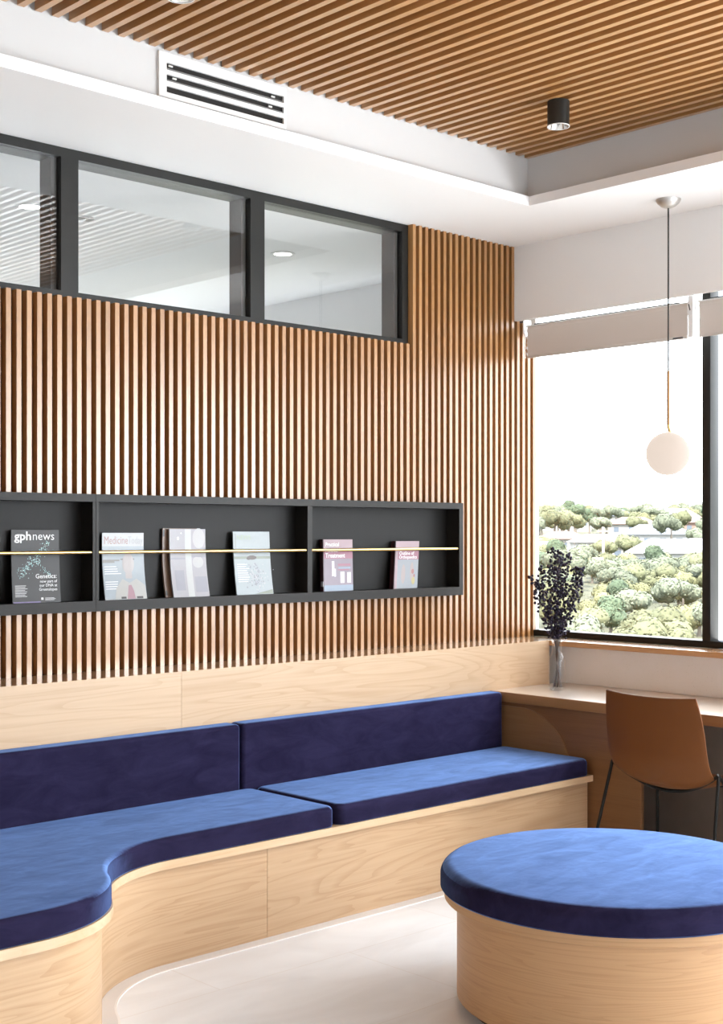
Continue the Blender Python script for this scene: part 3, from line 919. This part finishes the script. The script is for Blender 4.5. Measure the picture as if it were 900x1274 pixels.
# ------------------------------------------------------------------ cylinder downlights on the slatted ceiling
def spot(x, y, label):
    t = thing('cylinder_downlight', (x, y, 3.31), label, 'ceiling light', 'black cylinder downlights')
    r = .0475
    MB().lathe([(r - .003, 3.3125), (r, 3.3125), (r, 3.4195), (r - .003, 3.4195), ], (x, y, 0), 40, cap0=False, cap1=True).lathe([(r - .003, 3.3125), (r - .003, 3.40)], (x, y, 0), 40, cap0=False, cap1=False).build('cylinder_body', BLACK_METAL, t)
    MB().lathe([(r - .0035, 3.311), (r + .001, 3.310), (r + .001, 3.3135), (r - .0035, 3.3135)], (x, y, 0), 40, cap0=False, cap1=False).build('rim', WHITE_METAL, t)
    MB().lathe([(r - .004, 3.312), (r - .010, 3.335), (r - .024, 3.362), (.0005, 3.368)], (x, y, 0), 40, cap0=False, cap1=False).build('reflector', REFL, t)
spot(4.575, 3.613, 'black cylinder downlight under the slatted ceiling near the window corner')
spot(2.576, 3.595, 'cylinder downlight cut by the top edge of the picture, left')

# recessed lights in the next room
def recessed(x, y, label):
    t = thing('recessed_downlight', (x, y, ZC), label, 'ceiling light', 'recessed lights in the next room')
    MB().lathe([(.050, ZC - .004), (.072, ZC - .004), (.072, ZC - .0003), (.050, ZC - .0003)], (x, y, 0), 32, cap0=False, cap1=False).build('trim_ring', WHITE_METAL, t)
    MB().lathe([(.0005, ZC - .0025), (.050, ZC - .002), (.050, ZC - .0006)], (x, y, 0), 32, cap0=False).build('lens', emitter('lamp_lens', (1, .97, .92), 12), t)
recessed(3.334, 5.919, 'lit recessed downlight seen through the left clerestory pane')
recessed(4.957, 5.916, 'lit recessed downlight seen through the right clerestory pane')
t = thing('ceiling_sensor', (3.652, 5.94, ZC - .01), 'small flat ceiling fitting seen through the middle clerestory pane', 'sensor')
MB().box(3.60, 3.70, 5.91, 5.97, ZC - .010, ZC - .0005, .003).build('sensor_plate', plain('grey_plate', (.42, .42, .41), .5), t)
MB().sphere((3.65, 5.94, ZC - .010), .012, 12, 8, (1, 1, .6)).build('sensor_lens', WHITE_METAL, t)

# ------------------------------------------------------------------ pendant lamp
px, py = 5.507, 3.680
pl = thing('pendant_lamp', (px, py, ZC), 'globe pendant lamp with opal shade hanging on a thin brass rod before the window', 'lamp')
MB().lathe([(.001, ZC - .043), (.018, ZC - .042), (.036, ZC - .034), (.052, ZC - .020), (.059, ZC - .008), (.060, ZC - .0005)], (px, py, 0), 40, cap0=False).build('canopy', NICKEL, pl)
MB().tube([(px, py, ZC - .042), (px, py, 2.342)], .0042, 10).build('cord', CORD, pl)
MB().tube([(px, py, 2.342), (px, py, 2.082)], .0078, 14).build('rod', BRASS_DK, pl)
R_ = Vector((FWD.y, -FWD.x, 0))
e0 = Vector((px, py, 2.084)); e1 = e0 + R_ * .010 + Vector((0, 0, -.042))
MB().tube([e0, e0 + Vector((0, 0, -.006)), e1], .0075, 14).build('elbow_joint', BRASS, pl)
MB().sphere((px - .002, py + .002, 1.944), .1045, 48, 28).build('globe_shade', OPAL, pl)

# ------------------------------------------------------------------ roller blinds
DARKSLOT = plain('dark_slot', (.03, .03, .03), .6)
def blind(y0, y1, label):
    t = thing('roller_blind', (5.86, (y0 + y1) / 2, 2.545), label, 'blind', 'roller blinds at the window')
    MB().box(5.850, 5.856, y0 + .07, y1 - .07, 2.7315, 2.7365).build('roller_slot', DARKSLOT, t)
    MB().box(5.848, 5.880, y0 + .012, y1 - .012, 2.7245, 2.7312, .002).build('head_rail', WHITE_METAL, t)
    MB().tube([(5.868, y0 + .018, 2.705), (5.868, y1 - .018, 2.705)], .016, 18).build('roller_tube', FABRIC, t)
    MB().box(5.8525, 5.8535, y0 + .02, y1 - .02, 2.560, 2.724).build('fabric', FABRIC, t, smooth=False)
    MB().box(5.848, 5.858, y0 + .02, y1 - .02, 2.546, 2.562, .003).build('bottom_bar', plain('bar_fabric', (.62, .58, .55), .6), t)
    MB().box(5.8462, 5.8478, y0 + .045, y0 + .105, 2.551, 2.558).build('bar_tag', plain('grey_tag', (.10, .10, .11), .5), t)
    for yy_ in (y0 + .001, y1 - .006):
        q = [(5.838, 2.766), (5.902, 2.766), (5.902, 2.70), (5.885, 2.672), (5.85, 2.672), (5.838, 2.70)]
        m = MB(); m.rings([[(a, yy_, b) for a, b in q], [(a, yy_ + .005, b) for a, b in q]])
        m.build('end_bracket', CLEARP, t)
    # bead chain with its tensioner
    yc = y1 - .013 if y1 > 4.5 else y1 - .004
    m = MB()
    for k in range(28):
        z = 2.700 - k * .0056
        m.sphere((5.843 + .002 * sin(k * .9), yc + .002 * cos(k * 1.3), z), .0033, 6, 4)
        m.sphere((5.862 + .002 * sin(k * .7), yc + .002 * cos(k * 1.1), z), .0033, 6, 4)
    m.build('bead_chain', CLEARP, t)
    return t
b1 = blind(3.775, 4.862, 'greige roller blind drawn partly down over the left window pane')
b2 = blind(2.660, 3.748, 'greige roller blind at the right edge of the picture')
t = thing('blind_chain_guard', (5.84, 3.762, 2.55), 'clear white chain guard hanging between the two roller blinds', 'chain guard')
m = MB(); q = [(3.750, 2.755), (3.776, 2.755), (3.776, 2.735), (3.782, 2.722), (3.782, 2.672), (3.776, 2.655), (3.776, 2.548), (3.750, 2.548)]
m.rings([[(5.826, a, b) for a, b in q], [(5.834, a, b) for a, b in q]])
m.build('guard_body', CLEARP, t)
m = MB(); q = [(3.770, 2.715), (3.776, 2.715), (3.768, 2.682), (3.762, 2.684)]
m.rings([[(5.8245, a, b) for a, b in q], [(5.8262, a, b) for a, b in q]])
m.build('guard_slot', plain('grey_slot', (.08, .08, .085), .5), t)

# ------------------------------------------------------------------ chair
CY = 3.335
ch = thing('shell_chair', (5.1, CY, 0), 'cognac brown shell chair on thin black legs pushed up to the desk', 'chair')
prof = [(4.852, .868, .228), (4.868, .800, .240), (4.884, .720, .248), (4.898, .640, .251), (4.912, .585, .252), (4.940, .535, .252), (4.985, .505, .251),
        (5.040, .492, .248), (5.120, .485, .242), (5.200, .483, .236), (5.270, .482, .226), (5.315, .476, .212), (5.335, .462, .200)]
pts = []
for i in range(len(prof) - 1):      # smooth the profile
    for k in range(3):
        a = k / 3
        p0, p1, p2, p3 = [prof[max(0, min(len(prof) - 1, i + j))] for j in (-1, 0, 1, 2)]
        pts.append(tuple(0.5 * ((2 * p1[c]) + (-p0[c] + p2[c]) * a + (2 * p0[c] - 5 * p1[c] + 4 * p2[c] - p3[c]) * a * a + (-p0[c] + 3 * p1[c] - 3 * p2[c] + p3[c]) * a ** 3) for c in range(3)))
pts.append(prof[-1])
b = bmesh.new(); NT = 20; grid = []
for i, (x, z, w) in enumerate(pts):
    k = i / (len(pts) - 1)
    tx = Vector((pts[min(i + 1, len(pts) - 1)][0] - pts[max(i - 1, 0)][0], 0, pts[min(i + 1, len(pts) - 1)][1] - pts[max(i - 1, 0)][1])).normalized()
    nrm = Vector((tx.z, 0, -tx.x))      # points back / down
    row = []
    for j in range(NT + 1):
        s_ = -1 + 2 * j / NT
        if k < .42: dip = .020 + .045 * min(1, k / .30)
        else: dip = max(.012, .065 - .12 * (k - .42))
        e_ = dip * (1 - abs(s_) ** 2.2)
        rnd = 1.0
        if k > .86: rnd = 1 - .0 * k
        p = Vector((x, CY + s_ * w * rnd, z)) + nrm * e_
        if k < .02: p.z -= .006 * (1 - s_ * s_)
        row.append(b.verts.new(p))
    grid.append(row)
for i in range(len(grid) - 1):
    for j in range(NT):
        b.faces.new([grid[i][j], grid[i][j + 1], grid[i + 1][j + 1], grid[i + 1][j]])
m = MB(); m.b.free(); m.b = b
sh = m.build('seat_shell', TAN, ch, angle=60)
md = sh.modifiers.new('thickness', 'SOLIDIFY'); md.thickness = .009; md.offset = 0
md = sh.modifiers.new('soft_edge', 'BEVEL'); md.width = .002; md.segments = 2; md.limit_method = 'ANGLE'
RL = .0075
def leg(top, foot):
    top, foot = Vector(top), Vector(foot)
    d = (foot - top).normalized()
    MB().tube([top + Vector((0, 0, .0)), top + d * .02, foot], RL, 12).build('leg', CHAIR_BLACK, ch)
yl, yr = CY + .272, CY - .272
leg((4.955, yl, .535), (4.815, yl + .045, 0)); leg((4.955, yr, .535), (4.815, yr - .045, 0))
leg((5.255, CY + .235, .455), (5.275, CY + .250, 0)); leg((5.255, CY - .235, .455), (5.275, CY - .250, 0))
# tubular frame under the shell
def frame_rod(path):
    MB().tube(path, RL, 12).build('frame_rod', CHAIR_BLACK, ch)
n = 16
frame_rod([(4.955 + .03 * sin(pi * k / n), yl + (yr - yl) * k / n, .540 - .105 * sin(pi * k / n) ** .8) for k in range(n + 1)])
frame_rod([(5.255, CY + .235 - .47 * k / 8, .458 - .03 * sin(pi * k / 8)) for k in range(9)])
frame_rod([(4.955, yl, .538), (5.02, yl - .012, .490), (5.12, yl - .024, .464), (5.255, CY + .235, .458)])
frame_rod([(4.955, yr, .538), (5.02, yr + .012, .490), (5.12, yr + .024, .464), (5.255, CY - .235, .458)])

# ------------------------------------------------------------------ vase and dried stems
vx, vy, vz = 5.560, 4.400, .7405
vs_ = thing('glass_bottle_vase', (vx, vy, vz), 'clear glass bottle vase on the desk in the window corner', 'vase')
outer = [(.0005, .000), (.040, .000), (.045, .004), (.045, .150), (.043, .162), (.036, .178), (.028, .190), (.0255, .200), (.0250, .245), (.0275, .252)]
inner = [(.0245, .252), (.0220, .245), (.0225, .202), (.026, .190), (.034, .177), (.0405, .162), (.0425, .150), (.0425, .010), (.0005, .009)]
MB().lathe(outer + inner, (vx, vy, vz), 40, cap0=False, cap1=False).build('bottle', VASEG, vs_)
BUD = plain('dark_purple_bud', (0.018, 0.012, 0.030), 0.7, noise=0.3, nscale=200)
STEMM = plain('dry_brown_stem', (0.095, 0.070, 0.060), 0.8)
U = R_; V = FWD
m = MB(); m.ico((0, 0, 0), 1, 2); BUD_ME = m.mesh('bud', BUD)
NST = 13
for i in range(NST):
    s_ = -1 + 2 * i / (NST - 1)
    rr = random.Random(100 + i)
    tipu = s_ * .125 + rr.uniform(-.02, .02) + .004
    tipv = rr.uniform(-.07, .07)
    hh = .70 - .13 * abs(s_) + rr.uniform(-.08, .05)
    if i == NST - 4: hh = .71
    if i == 4: hh = .74
    ang = rr.uniform(0, 2 * pi)
    foot = Vector((vx, vy, vz + .014)) + U * (-.022 * s_) + V * (.018 * sin(ang))
    mid = Vector((vx, vy, vz + .165)) + U * (.004 * s_) + V * (.003 * cos(ang))
    neck = Vector((vx, vy, vz + .245)) + U * (.012 * s_) + V * (.008 * cos(ang))
    tip = Vector((vx, vy, vz + hh)) + U * tipu + V * tipv
    up = neck + (tip - neck) * .45 + U * (.012 * s_) + Vector((0, 0, .02))
    ctrl = [foot, mid, neck, up, tip]
    path = []
    for a in range(4):
        p0, p1, p2, p3 = [ctrl[max(0, min(4, a + j))] for j in (-1, 0, 1, 2)]
        for k in range(6):
            q_ = k / 6
            path.append(0.5 * ((2 * p1) + (-p0 + p2) * q_ + (2 * p0 - 5 * p1 + 4 * p2 - p3) * q_ * q_ + (-p0 + 3 * p1 - 3 * p2 + p3) * q_ ** 3))
    path.append(tip)
    root = thing('dried_flower_stem', foot, 'dried stem with dark purple bead-like buds standing in the glass bottle', 'dried flower', 'dried stems in the bottle')
    n_ = len(path)
    m = MB(); m.tube(path, [.0024 - .0014 * k / (n_ - 1) for k in range(n_)], 6); 
    buds = []
    nb = 66
    for k in range(nb):
        f_ = .53 + .47 * (k / (nb - 1)) ** .85
        q_ = f_ * (n_ - 1); a = min(n_ - 2, int(q_)); base = path[a].lerp(path[a + 1], q_ - a)
        th = rr.uniform(0, 2 * pi); ln = rr.uniform(.008, .034) * (1.15 - .75 * (k / nb) ** 3)
        e = base + U * (ln * cos(th)) + V * (ln * sin(th)) + Vector((0, 0, ln * rr.uniform(.2, .9)))
        m.tube([base, e], .0006, 4, caps=False)
        buds.append((e, rr.uniform(.0062, .0080)))
    m.build('stem', STEMM, root)
    for e, r_ in buds:
        o = bpy.data.objects.new('bud', BUD_ME); COL.objects.link(o); o.parent = root
        o.location = e - foot; o.scale = (r_, r_, r_)

# ------------------------------------------------------------------ hillside outside
def ang_pt(D, u):
    """point at distance D in the direction seen through column u"""
    s = (u - 450) / FPX
    d = FWD + R_ * s
    d.normalize()
    return d * D
PROF = [(0, -12), (60, -10.6), (90, -9.0), (150, -6.0), (200, -4.3), (260, -2.2), (330, 0), (420, 3.5), (500, 5.0), (600, 5.0), (800, 4)]
def ground_z(D):
    for (a, za), (b, zb) in zip(PROF, PROF[1:]):
        if D <= b:
            return za + (zb - za) * (D - a) / (b - a)
    return PROF[-1][1]
m = MB(); rows = []
for i in range(27):
    D = 12 + 30 * i
    row = []
    for j in range(41):
        a = radians(-30 + 115 * j / 40)
        row.append(m.b.verts.new((D * cos(a), D * sin(a), ground_z(D) + (0 if D < 30 else 1.0 * sin(a * 31 + i) * min(1, D / 300)))))
    rows.append(row)
for i in range(26):
    for j in range(40):
        m.b.faces.new([rows[i][j], rows[i][j + 1], rows[i + 1][j + 1], rows[i + 1][j]])
hill = struct('ground_hillside', m, plain('dry_grass_hillside', (0.075, 0.078, 0.050), 0.9, noise=0.25, nscale=0.06))

def crown_mesh(name, mat, seed, blobs, spread, tall, leaves=1500):
    r = random.Random(seed)
    m = MB()
    cs = []
    for k in range(blobs):
        a = r.uniform(0, 2 * pi); d = spread * sqrt(r.random())
        c = Vector((d * cos(a), d * sin(a), tall * (.45 + .5 * r.random() * (1 - .5 * d / spread))))
        rad = r.uniform(.9, 1.5) * (1 - .25 * d / spread)
        cs.append((c, rad))
        ret = m.ico(c, rad, 2, (1, 1, .8))
        for v in ret['verts']:
            v.co += (v.co - c) * r.uniform(-.16, .16)
    for k in range(leaves):
        c, rad = r.choice(cs)
        n = Vector((r.gauss(0, 1), r.gauss(0, 1), r.gauss(.3, 1))).normalized()
        p = c + Vector((n.x, n.y, n.z * .8)) * rad * r.uniform(.95, 1.22)
        t = n.orthogonal().normalized(); t = Matrix.Rotation(r.uniform(0, 6.28), 3, n) @ t
        q = (n.cross(t) + n * r.uniform(-.6, .6)).normalized()
        s = r.uniform(.08, .18)
        m.quad([p - t * s - q * s * .5, p + t * s - q * s * .5, p + t * s * .6 + q * s * .6, p - t * s * .6 + q * s * .6])
    return m.mesh(name, mat, angle=80, recalc=False)
GREENS = [leaf_mat('olive_foliage', (0.112, 0.117, 0.067)), leaf_mat('grey_green_foliage', (0.112, 0.125, 0.089)), leaf_mat('yellow_green_foliage', (0.143, 0.143, 0.076)), leaf_mat('deep_green_foliage', (0.063, 0.085, 0.053))]
BARK = plain('pale_bark', (0.14, 0.12, 0.10), 0.9, noise=0.2)
m = MB(); m.tube([(0, 0, -2.5), (.1, 0, .5), (.05, .1, 1.9)], [.28, .20, .10], 8); trunk_me = m.mesh('trunk', BARK)
KINDS = [('broad_tree', 'pale olive broad-crowned tree in the wooded slope outside the window', crown_mesh('crown', GREENS[0], 1, 9, 2.3, 3.4)),
         ('gum_tree', 'grey-green loose-crowned tree in the wooded slope outside the window', crown_mesh('crown', GREENS[1], 2, 8, 2.0, 4.2)),
         ('bushy_tree', 'yellow-green bushy tree in the wooded slope outside the window', crown_mesh('crown', GREENS[2], 3, 8, 2.4, 2.8)),
         ('dark_tree', 'darker green tree among the houses outside the window', crown_mesh('crown', GREENS[3], 4, 6, 1.1, 4.6))]
protos = {}
def tree(kind, D, u, sc, lift=0.0):
    nm, lab, me = KINDS[kind]
    p = ang_pt(D, u); p.z = ground_z(D) + lift
    if kind not in protos:
        r = bpy.data.objects.new(nm, None); COL.objects.link(r)
        tag(r, lab, 'tree', 'trees outside, ' + nm.replace('_', ' ') + 's')
        for part, mesh in (('crown', me), ('trunk', trunk_me)):
            c = bpy.data.objects.new(part, mesh); COL.objects.link(c); c.parent = r
        protos[kind] = r
    else:
        r = copy_tree(protos[kind])
    r.location = p + Vector((0, 0, (.7 if D < 236 else 1.9) * sc))
    r.scale = (sc, sc, sc * random.uniform(.9, 1.15))
    r.rotation_euler = (0, 0, random.uniform(0, 6.28))
    return r
rt = random.Random(5)
placed = []
def free(p, r):
    return all((p.x - q.x) ** 2 + (p.y - q.y) ** 2 > (r + rq) ** 2 for q, rq in placed)
def plant(kind, D, u, sc):
    rad = (2.9, 2.7, 3.0, 1.9)[kind] * sc
    p = ang_pt(D, u)
    if not free(p, rad): return False
    placed.append((p, rad)); tree(kind, D, u, sc)
    return True
def plant_all():
    plant(1, 408, 752, 2.0)
    D = 84.0
    while D < 236:
        step = 6.0 * FPX / D
        u = 590 + rt.uniform(0, step)
        while u < 1040:
            plant(rt.choice((0, 2, 1, 0, 2, 1, 0, 3)), D + rt.uniform(-1.5, 1.5), u, rt.uniform(.80, 1.05))
            u += step
        D += 6.0
    while D < 520:
        step = 8.0 * FPX / D
        u = 560 + rt.uniform(0, step)
        while u < 1040:
            plant(rt.choice((0, 1, 2, 3, 0, 1)), D + rt.uniform(-4, 4), u + rt.uniform(-.2, .2) * step, rt.uniform(.9, 1.5))
            u += step
        D += 17

# houses
WALLC = [plain('cream_render', (0.26, 0.25, 0.235), 0.8), plain('white_render', (0.30, 0.30, 0.30), 0.8), plain('brick_render', (0.20, 0.13, 0.105), 0.8)]
ROOFC = {'white': plain('white_roof', (0.22, 0.225, 0.235), 0.6), 'pink': plain('terracotta_roof', (0.17, 0.11, 0.092), 0.7), 'grey': plain('grey_roof', (0.115, 0.13, 0.15), 0.5)}
DARKG = plain('dark_window', (0.10, 0.12, 0.15), 0.2)
def house(D, u, w, d, h, roof, wall, rot, label, lift=-.6):
    p = ang_pt(D, u); p.z = ground_z(D) + lift
    placed.append((p.copy(), w * .85))
    r = thing('house', p, label, 'house', 'houses on the hillside')
    r.rotation_euler = (0, 0, math.atan2(p.y, p.x) + rot)
    def loc(mb, name, mat):
        o = mb.build(name, mat, None); o.parent = r; return o
    loc(MB().box(-d / 2, d / 2, -w / 2, w / 2, -6, h), 'wall', WALLC[wall])
    m = MB(); rh = w * .16; o_ = .6
    A = [(-d / 2 - o_, -w / 2 - o_, h), (d / 2 + o_, -w / 2 - o_, h), (d / 2 + o_, w / 2 + o_, h), (-d / 2 - o_, w / 2 + o_, h)]
    m.rings([[(a, b_, h - .15) for a, b_, _ in A], A]);
    e1, e2 = (0, -w / 2 + d * .35, h + rh), (0, w / 2 - d * .35, h + rh)
    m.quad([A[0], A[3], e2, e1]); m.quad([A[2], A[1], e1, e2]); m.b.faces.new([m.b.verts.new(q) for q in (A[1], A[0], e1)]); m.b.faces.new([m.b.verts.new(q) for q in (A[3], A[2], e2)])
    loc(m, 'roof', ROOFC[roof])
    nw = max(2, int(w / 3))
    for k in range(nw):
        y = -w / 2 + w * (k + .5) / nw
        loc(MB().box(-d / 2 - .05, -d / 2 + .02, y - .6, y + .6, h - 2.0, h - .8), 'window', DARKG)
HS = [(212, 838, 13, 8, 3.4, 'white', 1, .1, 'wide white-roofed house at the right of the hillside view'),
      (240, 774, 9, 7, 3.2, 'pink', 0, -.2, 'terracotta-roofed house left of the wide white-roofed house'),
      (232, 874, 9, 7, 3.4, 'white', 1, .2, 'white-roofed house cut by the black window mullion'),
      (285, 818, 13, 8, 3.8, 'grey', 1, -.1, 'grey-roofed house above the wide white-roofed house'),
      (258, 742, 9, 7, 3.2, 'white', 1, .15, 'white-roofed house in the centre of the hillside view'),
      (270, 700, 9, 7, 3.4, 'pink', 0, .1, 'terracotta-roofed house above the dried flowers'),
      (222, 672, 8, 7, 3.4, 'white', 1, -.1, 'white-roofed house next to the timber slats, behind the dried flowers'),
      (340, 788, 11, 8, 4.6, 'pink', 0, -.1, 'pink-roofed house just under the skyline, centre right'),
      (352, 856, 11, 8, 4.6, 'pink', 2, .1, 'brick house with a pink roof near the right mullion'),
      (390, 705, 14, 8, 4.6, 'white', 1, .0, 'small white house just under the skyline at the left'),
      (400, 836, 14, 8, 5.0, 'white', 1, .1, 'small white house on the ridge at the right'),
      (405, 762, 12, 8, 5.0, 'grey', 0, .1, 'small grey-roofed house on the ridge at the centre')]
for hargs in HS:
    house(*hargs)
plant_all()
# pole and bare tree on the skyline
t = thing('utility_pole', ang_pt(196, 751) + Vector((0, 0, ground_z(196))), 'pale utility pole standing among the trees outside', 'pole')
p = ang_pt(196, 751); z0 = ground_z(196)
MB().tube([(p.x, p.y, z0), (p.x, p.y, z0 + 7.2)], [.22, .17], 10).build('post', plain('pale_post', (.28, .27, .26), .7), t)
MB().box(p.x - .15, p.x + .15, p.y - 1.0, p.y + 1.0, z0 + 6.5, z0 + 6.7).build('cross_arm', plain('pale_arm', (.28, .27, .26), .7), t)
